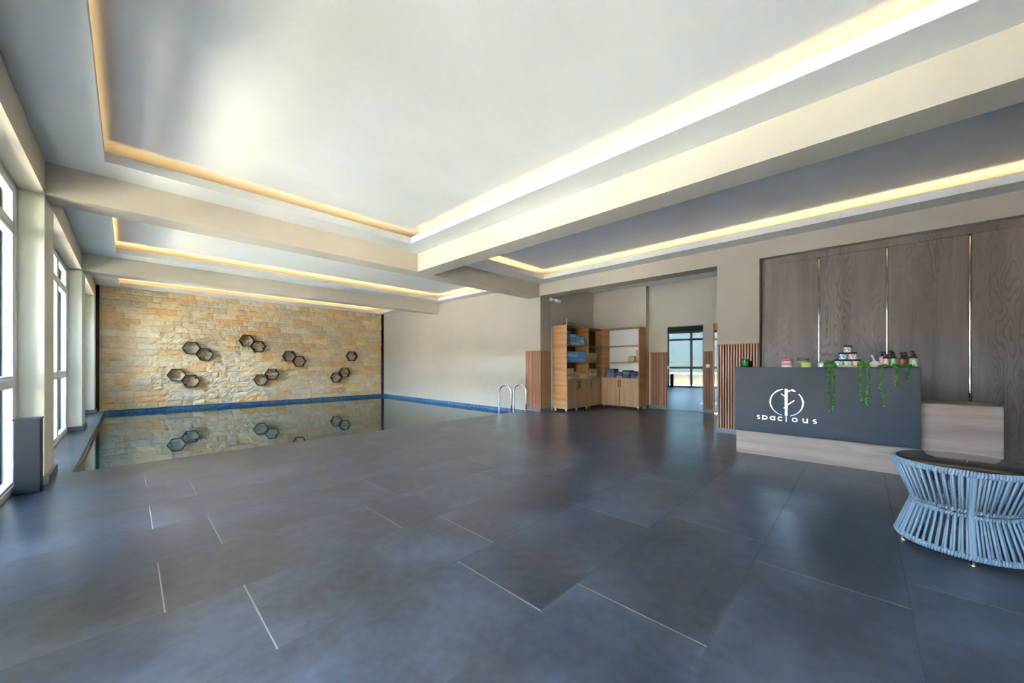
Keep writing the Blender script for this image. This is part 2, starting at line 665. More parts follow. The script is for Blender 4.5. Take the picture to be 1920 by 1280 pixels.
# LED strips lying behind the lips of the coves
names = ('near cove over the main floor', 'narrow cove along the reception wall', 'middle cove over the pool', 'far cove before the stone wall')
for bi, ((a0, a1, b0, b1), (c0, c1, d0, d1)) in enumerate(bays):
    z = ZC + 0.021
    o_ = 0.03
    for side, bx in (('window side', (c0 - o_ - .02, c0 - o_, d0, d1)), ('right side', (c1 + o_, c1 + o_ + .02, d0, d1)),
                     ('far side', (c0, c1, d1 + o_, d1 + o_ + .02)), ('near side', (c0, c1, d0 - o_ - .02, d0 - o_))):
        mb = MB()
        mb.box(*bx, z, z + 0.012)
        tag(obj('led_strip', mb, M['led_dim'] if bi == 0 else M['led']), 'warm LED strip hidden on the %s of the %s' % (side, names[bi]), 'light', 'cove light strips')

# beams
def beam(label, *b):
    mb = MB()
    mb.box(*b)
    return struct(obj('ceiling_beam', mb, M['beam']), label, 'beam')

beam('long beige beam running towards the pool between the two near coves', 3.065, 3.35, YB, 4.93, ZB, ZT)
beam('beige cross beam over the near pool edge', XW, XR, 4.93, 5.235, ZB, ZT)
beam('beige cross beam over the middle of the pool', XW, XR, 8.55, 8.86, ZB, ZT)
beam('beige edge beam above the windows', -0.62, XW, YB, YS, ZB, ZT)

# pillars between the windows
def pillar(label, y0, y1, x0=-0.80):
    mb = MB()
    mb.box(x0, XW, y0, y1, 0, ZB, 0.006, 2)
    struct(obj('window_pillar', mb, M['pillar']), label, 'pillar')
    mb = MB()
    t = 0.022
    mb.box(-0.62, XW + t, y0 - t, y1 + t, 0, 0.072)
    return mb

bb = [pillar('cream plaster pillar at the near corner of the pool', 4.93, 5.45),
      pillar('cream plaster pillar halfway along the pool', 8.50, 9.02),
      pillar('cream plaster pillar in the far corner beside the stone wall', 11.42, 11.80),
      pillar('cream plaster pillar level with the reception counter', 2.05, 2.55),
      pillar('cream plaster wall pier behind the camera', -3.2, -0.95)]
for k, mb in enumerate(bb):
    struct(obj('baseboard_left', mb, M['base_tile']))

# outer wall: lintel above the windows and threshold below
mb = MB()
mb.box(-0.82, -0.62, YB, YS + 0.4, 2.43, ZT)
struct(obj('wall_left', mb, M['outwall']), 'outer wall band above the windows', 'wall')

# windows
def window(num, y0, y1, mulls, label):
    w = thing('window_%d' % num, label, 'window', (-0.65, (y0 + y1) / 2, 0))
    w['kind'] = 'structure'
    x0, x1 = -0.69, -0.62
    z0, z1, tr, mr = 0.0, 2.43, 2.08, 0.86
    f = MB()
    fw = 0.055
    f.box(x0, x1, y0, y0 + fw, z0, z1, 0.006)
    f.box(x0, x1, y1 - fw, y1, z0, z1, 0.006)
    f.box(x0, x1, y0, y1, z0, z0 + 0.05, 0.006)
    f.box(x0, x1, y0, y1, z1 - 0.05, z1, 0.006)
    obj('window_frame', f, M['white_pvc'], w)
    f = MB()
    f.box(x0 + .005, x1 - .005, y0 + fw, y1 - fw, tr - .025, tr + .025, 0.005)
    f.box(x0 + .005, x1 - .005, y0 + fw, y1 - fw, mr - .025, mr + .025, 0.005)
    for y in mulls:
        f.box(x0 + .004, x1 - .004, y - .028, y + .028, z0 + .05, z1 - .05, 0.005)
    obj('window_bars', f, M['white_pvc'], w)
    ys = [y0 + fw] + list(mulls) + [y1 - fw]
    for a, b in zip(ys, ys[1:]):
        for c_, d_ in ((z0 + .05, mr - .025), (mr + .025, tr - .025), (tr + .025, z1 - .05)):
            g = MB()
            aa = a + (0.028 if a in mulls else 0)
            b2 = b - (0.028 if b in mulls else 0)
            g.box(-0.659, -0.653, aa, b2, c_, d_)
            obj('window_pane', g, M['glass'], w)
            s_ = MB()            # slim sash around each pane
            q = 0.022
            s_.box(-0.668, -0.630, aa, aa + q, c_, d_)
            s_.box(-0.668, -0.630, b2 - q, b2, c_, d_)
            s_.box(-0.668, -0.630, aa + q, b2 - q, c_, c_ + q)
            s_.box(-0.668, -0.630, aa + q, b2 - q, d_ - q, d_)
            obj('sash', s_, M['white_pvc'], w)
    return w

window(1, 2.55, 4.93, (3.96,), 'white framed glazing left of the near pool pillar')
window(2, 5.45, 8.50, (6.45, 7.5), 'white framed glazing beside the near half of the pool')
window(3, 9.02, 11.42, (10.2,), 'white framed glazing beside the far half of the pool')
window(4, -0.95, 2.05, (0.05, 1.05), 'white framed glazing behind the camera')

# stone wall (split face stones of one wall: one mesh)
random.seed(5)
mb = MB()
bm = mb.bm
lay = bm.loops.layers.float_color.new('stone')
pal = [srgb(220, 198, 160), srgb(226, 206, 172), srgb(216, 192, 154), srgb(206, 186, 154), srgb(214, 204, 186), srgb(198, 188, 170),
       srgb(222, 188, 138), srgb(216, 168, 112), srgb(228, 212, 184), srgb(204, 194, 176), srgb(222, 200, 166), srgb(214, 192, 158)]
rows = 20
z0w, z1w = 0.0, ZC + 0.01
rh = (z1w - z0w) / rows
yb = YS + 0.02
for r_ in range(rows):
    x = -0.46
    while x < 5.955:
        L = random.choice((0.16, 0.24, 0.3, 0.36, 0.44, 0.52)) * random.uniform(.85, 1.15)
        x2 = min(x + L, 5.955)
        if 5.955 - x2 < 0.1:
            x2 = 5.955
        out = random.uniform(0.012, 0.04)
        g = 0.0016
        nxs, nzs = max(4, int((x2 - x) / 0.034)), 5
        za, zb = z0w + r_ * rh + g, z0w + (r_ + 1) * rh - g
        col = random.choice(pal)
        k = random.uniform(.92, 1.12)
        col = tuple(min(1, c_ * k) for c_ in col[:3]) + (1,)
        tilt = random.uniform(-.012, .012)
        grid = []
        for j in range(nzs + 1):
            rowv = []
            for i in range(nxs + 1):
                px = x + g + (x2 - x - 2 * g) * i / nxs
                pz = za + (zb - za) * j / nzs
                edge = min(i, nxs - i, 1) * min(j, nzs - j, 1)
                d = out + tilt * (i / nxs - .5) + 0.022 * noise.noise(Vector((px * 9, pz * 11, r_ * 3.1))) + 0.014 * noise.noise(Vector((px * 30, pz * 34, 7)))
                if not edge:
                    d -= 0.010
                rowv.append(bm.verts.new((px, yb - 0.02 - d, pz)))
            grid.append(rowv)
        fs = []
        for j in range(nzs):
            for i in range(nxs):
                fs.append(bm.faces.new((grid[j][i], grid[j][i + 1], grid[j + 1][i + 1], grid[j + 1][i])))
        # sides back to the wall
        loop = grid[0] + [gr[-1] for gr in grid[1:]] + grid[-1][-2::-1] + [gr[0] for gr in grid[-2:0:-1]]
        back = [bm.verts.new((v_.co.x, yb, v_.co.z)) for v_ in loop]
        for i in range(len(loop)):
            j = (i + 1) % len(loop)
            fs.append(bm.faces.new((loop[i], back[i], back[j], loop[j])))
        for f_ in fs:
            for l_ in f_.loops:
                l_[lay] = col
        x = x2
o = obj('wall_back', mb, M['stone'])
struct(o, 'feature wall clad in honey-coloured split stone behind the pool', 'wall')
mb = MB()
mb.box(-0.9, 6.4, YS + 0.02, YS + 0.35, 0.0, ZT)
struct(obj('wall_back', mb, M['beige']), 'plain masonry carrying the stone cladding', 'wall')
mb = MB(); mb.box(-0.475, -0.425, YS - 0.07, YS + 0.02, 0, ZC)
struct(obj('trim_1', mb, M['black_trim']), 'dark vertical strip at the left end of the stone wall', 'trim')
mb = MB(); mb.box(5.93, 5.995, YS - 0.07, YS + 0.02, 0, ZC)
struct(obj('trim_2', mb, M['black_trim']), 'dark vertical strip at the right end of the stone wall', 'trim')

# right wall: pool part, return, alcove, door wall, header, column
def wall(name, label, boxes, m_=None):
    mb = MB()
    for b in boxes:
        mb.box(*b)
    return struct(obj(name, mb, m_ or M['beige']), label, 'wall')

wall('wall_right', 'grey-beige wall beside the pool', [(XR, XR + 0.36, 4.905, YS + 0.35, 0, ZT)])
wall('wall_right', 'dark side wall of the towel alcove', [(6.36, 8.5, 4.905, 5.2, 0, ZT)], M['olive'])
wall('wall_right', 'wall behind the low open cabinet', [(8.12, 8.5, 3.55, 4.905, 0, 2.79)], M['olive'])
wall('wall_right', 'wall around the glass doors', [
    (8.27, 8.5, 3.105, 3.55, 0, 2.79), (8.27, 8.5, 2.39, 3.105, 1.83, 2.79), (8.27, 8.5, 2.205, 2.39, 0, 2.79),
    (8.27, 8.5, 1.55, 2.205, 1.845, 2.79)], M['olive'])
wall('wall_right', 'reception wall with header above the alcove', [
    (XR, 6.30, 1.545, 4.905, 2.45, ZT), (XR, 6.35, 1.022, 1.545, 0, ZT), (6.35, 8.6, 1.30, 1.545, 0, 2.79), (XR, 6.30, YB, 1.022, 2.455, ZT)])
wall('wall_front', 'plain wall behind the camera', [(-0.9, 8.8, YB - 0.2, YB, 0, ZT)])

# recess of the reception: backing, wooden panels, wooden header
wall('wall_right', 'masonry behind the wooden panels', [(6.165, 6.40, YB, 1.022, 0, 2.455)], M['black_trim'])
mb = MB(); mb.box(6.118, 6.165, YB, 1.022, 2.372, 2.455)
struct(obj('trim_3', mb, M['panel_wood']), 'wooden head strip above the tall panels', 'trim')
edges = [1.022, 0.40, -0.212, -0.825, -1.44, -2.05, -2.66, YB]
for i, (a, b) in enumerate(zip(edges, edges[1:])):
    mb = MB()
    mb.box(6.13, 6.16, b + 0.010, a - 0.010, 0.0, 2.372, 0.001, 1)
    t_ = obj('wall_panel', mb, M['panel_wood'])
    lab = ['leftmost tall grey-brown wood panel next to the slatted column', 'tall grey-brown wood panel behind the stacked white jars',
           'tall grey-brown wood panel between the second and third bright strips', 'tall grey-brown wood panel right of the third bright strip'][i] if i < 4 else 'tall grey-brown wood panel further behind the table'
    tag(t_, lab, 'wall panel', 'tall wooden wall panels')
    if 0 < i <= 3:
        mb = MB()
        ys_ = [a - 0.012 + 0.024 * q / 6 for q in range(7)]
        prof = [(6.155, ys_[0])] + [(6.140 - 0.007 * math.cos((q - 3) / 3 * 1.3), ys_[q]) for q in range(7)] + [(6.155, ys_[-1])]
        mb.prism([(p_[0], p_[1]) for p_ in prof], 'z', 0.66 if i == 3 else 0.3, 2.36)
        tag(obj('chrome_strip', mb, M['chrome']), ['', 'bright chrome strip between wood panels above the silver tin', 'bright chrome strip between wood panels above the pump bottles',
             'bright chrome strip between wood panels right of the counter'][i], 'metal strip', 'chrome strips in the panelled wall')

# slatted dados
def slats(label, plane, fixed, a, b, z0, z1, pitch, out, basez=True, n=None):
    """vertical slats over a dark backing; plane 'x' faces -X at x=fixed, plane 'y' faces -Y at y=fixed"""
    lo, hi = min(a, b), max(a, b)
    t = thing('slat_panel', label, 'wall cladding', ((fixed, (lo + hi) / 2, z0) if plane == 'x' else ((lo + hi) / 2, fixed, z0)), 0, 'slatted wooden dados')
    def B(mb, u0, u1, d0, d1, z0, z1, bev=0):
        if plane == 'x':
            mb.box(fixed - d1, fixed - d0, u0, u1, z0, z1, bev, 1)
        else:
            mb.box(u0, u1, fixed - d1, fixed - d0, z0, z1, bev, 1)
    mb = MB(); B(mb, lo, hi, 0.0, 0.006, z0, z1 - 0.012)
    obj('backing', mb, M['slat_gap'], t)
    n = n or max(1, round((hi - lo) / pitch))
    p_ = (hi - lo) / n
    for i in range(n):
        mb = MB()
        u = lo + p_ * (i + .5)
        B(mb, u - p_ * .28, u + p_ * .28, 0.006, out, z0, z1 - 0.012, 0.0015)
        obj('slat', mb, M['slat'], t)
    mb = MB(); B(mb, lo, hi, 0.0, out + 0.004, z1 - 0.012, z1)
    obj('cap_rail', mb, M['slat'], t)
    return t

slats('slatted wood cladding on the broad column left of the reception counter', 'x', XR, 1.03, 1.545, 0.075, 1.30, 0.0345, 0.028, n=15)
slats('slatted wood cladding on the pool wall behind the ladder rails', 'x', XR, 4.88, 5.315, 0.075, 1.295, 0.036, 0.026, n=12)
slats('slatted wood cladding round the corner left of the oak towel cabinet', 'y', 4.905, XR - 0.026, 6.345, 0.075, 1.295, 0.036, 0.024, n=10)
slats('slatted wood cladding between the open cabinet and the glass door', 'x', 8.27, 3.105, 3.50, 0.075, 1.277, 0.03, 0.022, n=11)
slats('narrow slatted wood cladding carrying the light switch between the doors', 'x', 8.27, 2.21, 2.385, 0.075, 1.277, 0.03, 0.022, n=6)
slats('dark slatted cladding on the short return beside the open cabinet', 'y', 3.55, 8.12, 8.25, 0.075, 1.277, 0.03, 0.022, n=4)
for nm, bx in (('baseboard_right', (XR - 0.012, XR, 1.022, 1.55, 0, 0.075)), ('baseboard_right', (XR - 0.014, XR, 4.89, 5.31, 0, 0.075)),
               ('baseboard_right', (XR - 0.014, 6.36, 4.889, 4.905, 0, 0.075)), ('baseboard_right', (8.256, 8.27, 3.105, 3.55, 0, 0.075)),
               ('baseboard_right', (8.256, 8.27, 2.205, 2.39, 0, 0.075)), ('baseboard_right', (8.106, 8.12, 3.53, 4.905, 0, 0.075)),
               ('baseboard_right', (6.36, 8.12, 4.891, 4.905, 0, 0.075)), ('baseboard_right', (8.12, 8.256, 3.536, 3.55, 0, 0.075))):
    mb = MB(); mb.box(*bx)
    struct(obj(nm, mb, M['base_tile']))
# white vertical conduit between slats and cabinet
mb = MB(); mb.tube([(6.375, 4.885, 0), (6.375, 4.885, 1.80)], 0.012, 10)
tag(obj('conduit_pipe', mb, M['white_plastic']), 'white vertical pipe between slatted corner and oak cabinet', 'pipe')

# ---- glass doors
d = thing('door_1', 'mirror-tinted glass door with white patch fittings, slightly ajar', 'door', (8.27, 2.395, 0), math.radians(4.5))
d['kind'] = 'structure'
mb = MB(); mb.box(-0.006, 0.006, 0.004, 0.708, 0.008, 1.81)
obj('door_leaf', mb, M['door_glass'], d, local=True)
for z in (0.16, 1.60):
    mb = MB(); mb.box(-0.014, 0.014, 0.0, 0.052, z, z + 0.075, 0.003)
    obj('hinge', mb, M['white_plastic'], d, local=True)
mb = MB(); mb.box(-0.016, 0.016, 0.665, 0.712, 0.90, 0.97, 0.003)
obj('lock_plate', mb, M['white_plastic'], d, local=True)
mb = MB(); mb.ball((-0.025, 0.635, 1.045), 0.014, 2)
obj('door_knob', mb, M['steel'], d, local=True)
mb = MB()
mb.box(8.262, 8.32, 3.085, 3.106, 0, 1.83); mb.box(8.262, 8.32, 2.388, 3.106, 1.812, 1.832); mb.box(8.30, 8.32, 2.386, 2.392, 0, 1.83)
struct(obj('trim_4', mb, M['base_tile']), 'slim grey frame of the glass door', 'trim')
mb = MB(); mb.box(8.45, 8.5, 2.3, 3.2, 0, 1.85)
struct(obj('wall_right', mb, M['base_tile']), 'dark wall seen past the glass door', 'wall')
d = thing('door_2', 'narrow visible edge of a second tinted glass door behind the slatted column', 'door', (8.285, 2.2, 0))
d['kind'] = 'structure'
mb = MB(); mb.box(8.285, 8.297, 1.56, 2.185, 0.008, 1.70)
obj('door_leaf', mb, M['door_glass'], d)
for z in (0.16, 1.53):
    mb = MB(); mb.box(8.272, 8.30, 2.085, 2.175, z, z + 0.075, 0.003)
    obj('hinge', mb, M['white_plastic'], d)
mb = MB(); mb.box(8.272, 8.40, 2.185, 2.205, 0, 1.845); mb.box(8.30, 8.36, 1.55, 2.185, 1.70, 1.845)
obj('door_frame', mb, M['oak_h'], d)
# switch
t = thing('light_switch', 'white square light switch on the narrow slatted strip', 'switch', (8.246, 2.30, 0.93))
mb = MB(); mb.box(8.238, 8.247, 2.262, 2.332, 0.935, 1.005, 0.003)
obj('switch_plate', mb, M['white_plastic'], t)
mb = MB(); mb.box(8.234, 8.239, 2.275, 2.319, 0.948, 0.992, 0.002)
obj('switch_rocker', mb, M['white_plastic'], t)

# ================================================================== OUTSIDE
mb = MB(); mb.box(-3.5, -0.70, -14, 24, -0.10, -0.02)
struct(obj('terrace', mb, M['terrace']), 'sunlit pale paved terrace outside the windows', 'terrace')
t = thing('garden_wall', 'low rough stone wall with pale coping outside the windows', 'wall', (-3.5, 4, 0))
mb = MB(); mb.box(-3.60, -3.4, -10, 20, -0.02, 0.52)
obj('wall_body', mb, M['garden_stone'], t)
mb = MB(); mb.box(-3.64, -3.37, -10, 20, 0.52, 0.57)
obj('coping', mb, M['terrace'], t)
mb = MB(); mb.box(-16, -3.5, -14, 24, -0.10, -0.02)
struct(obj('ground', mb, M['yard']), 'grey gravel ground beyond the garden wall', 'ground')
t = thing('terrace_canopy', 'shallow grey corrugated canopy over the terrace outside the windows', 'canopy', (-1.7, 4, 2.7))
mb = MB()
n_ = 240
for i in range(n_):
    y0_ = -12 + 34 * i / n_
    mb.box(-2.70, -0.82, y0_, y0_ + 34 / n_, 2.76 if i % 2 else 2.78, 2.80)
obj('corrugated_sheet', mb, M['canopy'], t)
mb = MB(); mb.box(-2.70, -2.62, -12, 22, 2.66, 2.76)
obj('edge_beam', mb, M['outwall'], t)
t = thing('terrace_bounce_wall', 'unseen cream wall added to bounce sunlight onto pillars and beams', 'wall', (-5.0, 0.6, 0))
mb = MB(); mb.box(-7.0, -2.72, 0.5, 0.7, -0.02, 2.6)  # unseen wall, added to throw sunlight onto pillars, beams and stone
obj('wall_body', mb, M['bounce_wall'], t)
t = thing('boundary_wall', 'plain grey boundary wall beyond the garden wall', 'wall', (-7.2, 4, 0))
mb = MB(); mb.box(-7.4, -7.0, -14, 24, -0.02, 3.3)  # raised to block the low sky, darkened to curb bounced sunlight
obj('wall_body', mb, M['boundary'], t)

# ================================================================== THINGS
# hexagon shelves on the stone wall
def hexagon(cx, cz, parent, brackets=()):
    R_, th, y0, y1 = 0.172, 0.017, 11.70, 11.80
    outer = [(cx + R_ * math.cos(math.radians(60 * k)), cz + R_ * math.sin(math.radians(60 * k))) for k in range(6)]
    inner = [(cx + (R_ - th) * math.cos(math.radians(60 * k)), cz + (R_ - th) * math.sin(math.radians(60 * k))) for k in range(6)]
    mb = MB()
    for k in range(6):
        j = (k + 1) % 6
        mb.prism([outer[k], outer[j], inner[j], inner[k]], 'y', y0, y1)
    h_ = obj('hexagon_frame', mb, M['black'], parent)
    for a in brackets:
        r2 = R_ * 0.70
        bx, bz = cx + r2 * math.cos(math.radians(a)), cz + r2 * math.sin(math.radians(a))
        mb = MB()
        mb.lathe([(0.0, 0), (0.022, 0), (0.022, 0.03), (0.012, 0.045), (0.0, 0.045)], (0, 0, 0), 10)
        bmesh.ops.transform(mb.bm, matrix=Matrix.Translation((bx, 11.775, bz)) @ Matrix.Rotation(math.pi / 2, 4, 'X'), verts=mb.bm.verts[:])
        obj('mounting_bracket', mb, M['black'], h_)  # small black bracket inside the frame, gives no light

hx = [
    ('pair of joined black hexagon shelves, upper one near the left of the stone wall', [((1.055, 1.397), ()), ((1.307, 1.247), (40, 220))]),
    ('pair of joined black hexagon shelves, lowest and furthest left on the stone wall', [((0.790, 0.748), ()), ((1.048, 0.598), (40, 220))]),
    ('pair of joined black hexagon shelves, highest on the stone wall', [((2.16, 1.627), ()), ((2.417, 1.478), (-20, 215))]),
    ('pair of joined black hexagon shelves right of the wall centre, stepping down to the right', [((3.155, 1.236), (50, 200)), ((3.410, 1.087), ())]),
    ('pair of joined black hexagon shelves low in the wall centre, stepping up to the right', [((2.478, 0.586), ()), ((2.734, 0.734), (40, 200))]),
    ('pair of joined black hexagon shelves lowest at the right end of the stone wall', [((4.44, 0.598), (35, 190)), ((4.694, 0.748), ())]),
    ('single black hexagon shelf at the right end of the stone wall', [((4.916, 1.262), (40,))]),
]
for lab, hs in hx:
    (cx, cz), _ = hs[0]
    t = thing('hexagon_shelf', lab, 'shelf', (cx, 11.8, cz), 0, 'black hexagon shelves on the stone wall')
    for (cx, cz), br in hs:
        hexagon(cx, cz, t, br)

# pool ladder: two hooped rails
t = thing('pool_ladder', 'stainless steel pool ladder with two hooped handrails at the pool edge', 'ladder', (5.56, 5.115, 0))
for X in (5.336, 5.785):
    ya, yb_, r_ = 5.115, 5.465, 0.175
    pts = [(X, ya, 0.0), (X, ya, 0.2), (X, ya, 0.40)]
    for k in range(1, 16):
        a = math.pi * k / 16
        pts.append((X, ya + r_ - r_ * math.cos(a), 0.405 + r_ * math.sin(a)))
    pts += [(X, yb_, 0.40), (X, yb_, 0.1), (X, yb_, -0.9)]
    mb = MB(); mb.tube(pts, 0.019, 14)
    rr_ = obj('handrail', mb, M['steel'], t)
    mb = MB(); mb.lathe([(0.0, 0), (0.048, 0), (0.048, 0.008), (0.03, 0.02), (0.019, 0.022)], (X, ya, 0), 20)
    obj('floor_flange', mb, M['steel'], rr_)
for z in (-0.25, -0.5, -0.75):
    mb = MB(); mb.box(5.336, 5.785, 5.43, 5.50, z, z + 0.02)
    obj('rung', mb, M['steel'], t)

# slim dark box in front of the first pillar
t = thing('slim_box', 'tall slim anthracite box standing before the near pool pillar', 'box', (-0.54, 4.73, 0))
mb = MB(); mb.box(-0.604, -0.476, 4.66, 4.79, 0, 0.570, 0.003)
obj('box_body', mb, M['bin'], t)
mb = MB(); mb.box(-0.608, -0.472, 4.655, 4.795, 0.570, 0.580, 0.002)
obj('lid', mb, M['bin'], t)

# security camera
t = thing('security_camera', 'small white security camera high on the alcove side wall', 'camera', (6.36, 4.905, 2.41))
mb = MB(); mb.lathe([(0, 0), (0.045, 0), (0.045, 0.03), (0.02, 0.05), (0, 0.05)], (0, 0, 0), 16)
bmesh.ops.transform(mb.bm, matrix=Matrix.Translation((6.35, 4.905, 2.415)) @ Matrix.Rotation(math.pi / 2, 4, 'X'), verts=mb.bm.verts[:])
obj('mount', mb, M['white_plastic'], t)
mb = MB(); mb.tube([(6.35, 4.86, 2.415), (6.40, 4.83, 2.41), (6.43, 4.83, 2.405)], 0.012, 8)
obj('arm', mb, M['white_plastic'], t)
mb = MB(); mb.tube([(6.42, 4.84, 2.41), (6.44, 4.83, 2.405), (6.55, 4.79, 2.375)], [0.02, 0.034, 0.036], 14)
cb = obj('camera_body', mb, M['white_plastic'], t)
mb = MB(); mb.tube([(6.55, 4.79, 2.375), (6.556, 4.788, 2.373)], 0.026, 14)
obj('lens', mb, M['black'], cb)

# ---------------------------------------------------------------- cabinets
ZS0, ZD, ZS1, ZS2, ZTOP = 0.058, 0.69, 1.057, 1.43, 1.835
def cabinet(label, loc, rotz, w, depth, ndoors, handles, backmat, feet):
    """local frame: x across the front 0..w, y into the wall 0..depth, front at y=0"""
    t = thing('towel_cabinet', label, 'cabinet', loc, rotz, 'oak towel cabinets')
    b = 0.016
    for x in (0, w - b):
        mb = MB(); mb.box(x, x + b, 0, depth, ZS0, ZTOP)
        obj('side_panel', mb, M['oak_h'], t, local=True)
    mb = MB(); mb.box(b, w - b, 0, depth, ZTOP - b, ZTOP); obj('top_panel', mb, M['oak_v'], t, local=True)
    mb = MB(); mb.box(b, w - b, 0, depth, ZS0, ZS0 + b); obj('bottom_panel', mb, M['oak_v'], t, local=True)
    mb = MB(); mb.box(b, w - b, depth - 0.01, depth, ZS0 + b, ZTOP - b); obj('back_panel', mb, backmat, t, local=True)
    for z in (ZD, ZS1, ZS2):
        mb = MB(); mb.box(b, w - b, 0.004, depth - 0.01, z - b, z); obj('shelf', mb, M['oak_v'], t, local=True)
    dw = (w - 2 * 0.002) / ndoors
    for k in range(ndoors):
        mb = MB(); mb.box(0.002 + k * dw + 0.002, 0.002 + (k + 1) * dw - 0.002, -0.017, -0.001, ZS0, ZD - 0.004, 0.001, 1)
        dr = obj('cabinet_door', mb, M['oak_v'], t, local=True)
        hxp = handles[k]
        mb = MB()
        mb.tube([(hxp, -0.017, 0.492), (hxp, -0.036, 0.492), (hxp, -0.036, 0.635), (hxp, -0.017, 0.635)], 0.006, 6)
        obj('handle', mb, M['black'], dr, local=True)
    for fx, fy in feet:
        mb = MB()
        mb.box(fx - 0.02, fx + 0.02, fy - 0.02, fy + 0.02, 0.045, ZS0)
        mb.lathe([(0, -0.008), (0.018, -0.008), (0.022, -0.004), (0.022, 0.004), (0.018, 0.008), (0, 0.008)], (0, 0, 0), 14)
        vv = [v_ for v_ in mb.bm.verts if abs(v_.co.z) < 0.0085 and math.hypot(v_.co.x, v_.co.y) < 0.023]
        bmesh.ops.transform(mb.bm, matrix=Matrix.Translation((fx, fy, 0.022)) @ Matrix.Rotation(math.pi / 2, 4, 'Y'), verts=vv)
        obj('castor', mb, M['white_plastic'], t, local=True)
    return t

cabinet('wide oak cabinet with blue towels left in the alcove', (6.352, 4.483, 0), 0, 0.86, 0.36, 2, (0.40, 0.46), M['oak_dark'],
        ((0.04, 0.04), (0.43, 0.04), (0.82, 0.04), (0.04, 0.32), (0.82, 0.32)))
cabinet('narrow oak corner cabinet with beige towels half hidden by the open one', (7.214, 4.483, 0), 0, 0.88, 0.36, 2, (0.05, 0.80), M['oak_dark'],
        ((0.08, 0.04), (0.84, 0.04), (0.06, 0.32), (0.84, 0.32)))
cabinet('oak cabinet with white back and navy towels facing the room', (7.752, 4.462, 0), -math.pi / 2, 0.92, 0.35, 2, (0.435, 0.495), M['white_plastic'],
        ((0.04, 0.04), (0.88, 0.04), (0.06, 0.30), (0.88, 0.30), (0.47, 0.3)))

# folded towel: a soft stack of folds, rounded at the front
def towel_mesh(name, material, w, dpt, h, seed, folds=2):
    random.seed(seed)
    mb = MB()
    for k in range(folds):
        b = bmesh.new()
        hh = h / folds
        vs_ = bmesh.ops.create_cube(b, size=1)['verts']
        bmesh.ops.scale(b, vec=(w, dpt, hh * 1.06), verts=vs_)
        bmesh.ops.bevel(b, geom=b.edges[:], offset=hh * 0.46, segments=3, profile=0.5, affect='EDGES')
        bmesh.ops.subdivide_edges(b, edges=[e_ for e_ in b.edges if e_.calc_length() > w * .3], cuts=4, use_grid_fill=True)
        for v_ in b.verts:
            v_.co += Vector((noise.noise(v_.co * 14 + Vector((seed, k, 0))), noise.noise(v_.co * 14 + Vector((0, seed, k))), noise.noise(v_.co * 10 + Vector((k, 0, seed))))) * 0.006
        for f_ in b.faces:
            f_.smooth = True
        mb.merge(b, Matrix.Translation((random.uniform(-.004, .004), random.uniform(-.004, .004), hh * (k + .5))))
    return obj(name, mb, material)

towel_lib = {}
def towel(color, seed, w, dpt, h):
    key = (color, seed % 2, round(w, 3), round(dpt, 3), round(h, 3))
    if key not in towel_lib:
        towel_lib[key] = towel_mesh('folded_towel', M[color], w, dpt, h, seed)
        return towel_lib[key]
    o_ = towel_lib[key].copy()
    C.objects.link(o_)
    return o_

ordn = ['lowest', 'second', 'third', 'fourth', 'fifth', 'sixth']
cname = {'t_blue': 'blue', 't_lblue': 'pale blue', 't_cream': 'cream', 't_beige': 'beige', 't_navy': 'navy', 't_slate': 'slate blue', 't_pink': 'pink'}
def stack(where, group, colors, x, y, z, w, dpt, h, rot=0.0):
    n = len(colors)
    for k, c_ in enumerate(colors):
        o_ = towel(c_, k, w, dpt, h)
        r_ = random.Random(int(x * 1000) + k)
        o_.location = Vector((x + r_.uniform(-.006, .006), y + r_.uniform(-.006, .006), z + k * h * 0.99)) * S
        o_.rotation_euler = (0, 0, rot + r_.uniform(-.05, .05))
        pos = 'topmost' if k == n - 1 else ordn[k]
        lab = '%s folded towel %s' % (cname[c_], where) if n == 1 else '%s folded towel, %s of the %s' % (cname[c_], pos, where)
        tag(o_, lab, 'towel', group)

G1 = 'blue towels in the wide oak cabinet'
B_, Lb = 't_blue', 't_lblue'
stack('first stack on wide cabinet top shelf', G1, [B_, B_, Lb, B_, B_], 6.455, 4.60, ZS2, 0.13, 0.20, 0.058)
stack('second stack on wide cabinet top shelf', G1, [Lb, B_, B_, Lb], 6.63, 4.60, ZS2, 0.17, 0.20, 0.056)
stack('third stack on wide cabinet top shelf', G1, [Lb, B_, B_, B_], 6.815, 4.61, ZS2, 0.16, 0.20, 0.05)
stack('fourth stack on wide cabinet top shelf', G1, [Lb, Lb, B_], 6.98, 4.59, ZS2, 0.14, 0.20, 0.056)
stack('last stack on wide cabinet top shelf', G1, [B_, B_], 7.12, 4.61, ZS2, 0.11, 0.20, 0.056)
stack('left stack on wide cabinet middle shelf', G1, [B_, B_, Lb, B_], 6.64, 4.62, ZS1, 0.34, 0.24, 0.056)
stack('right stack on wide cabinet middle shelf', G1, [Lb, B_, B_, B_], 6.98, 4.60, ZS1, 0.29, 0.24, 0.058)
G2 = 'cream towels in the wide oak cabinet'
stack('front left stack on wide cabinet bottom shelf', G2, ['t_cream', 't_beige'], 6.50, 4.56, ZD, 0.22, 0.14, 0.055)
stack('back stack on wide cabinet bottom shelf', G2, ['t_cream'] * 4, 6.66, 4.72, ZD, 0.40, 0.16, 0.056)
stack('front middle stack on wide cabinet bottom shelf', G2, ['t_beige', 't_beige'], 6.75, 4.55, ZD, 0.22, 0.13, 0.055)
stack('right stack on wide cabinet bottom shelf', G2, ['t_cream', 't_cream', 't_beige'], 7.01, 4.60, ZD, 0.24, 0.2, 0.052)
G3 = 'beige towels in the corner cabinet'
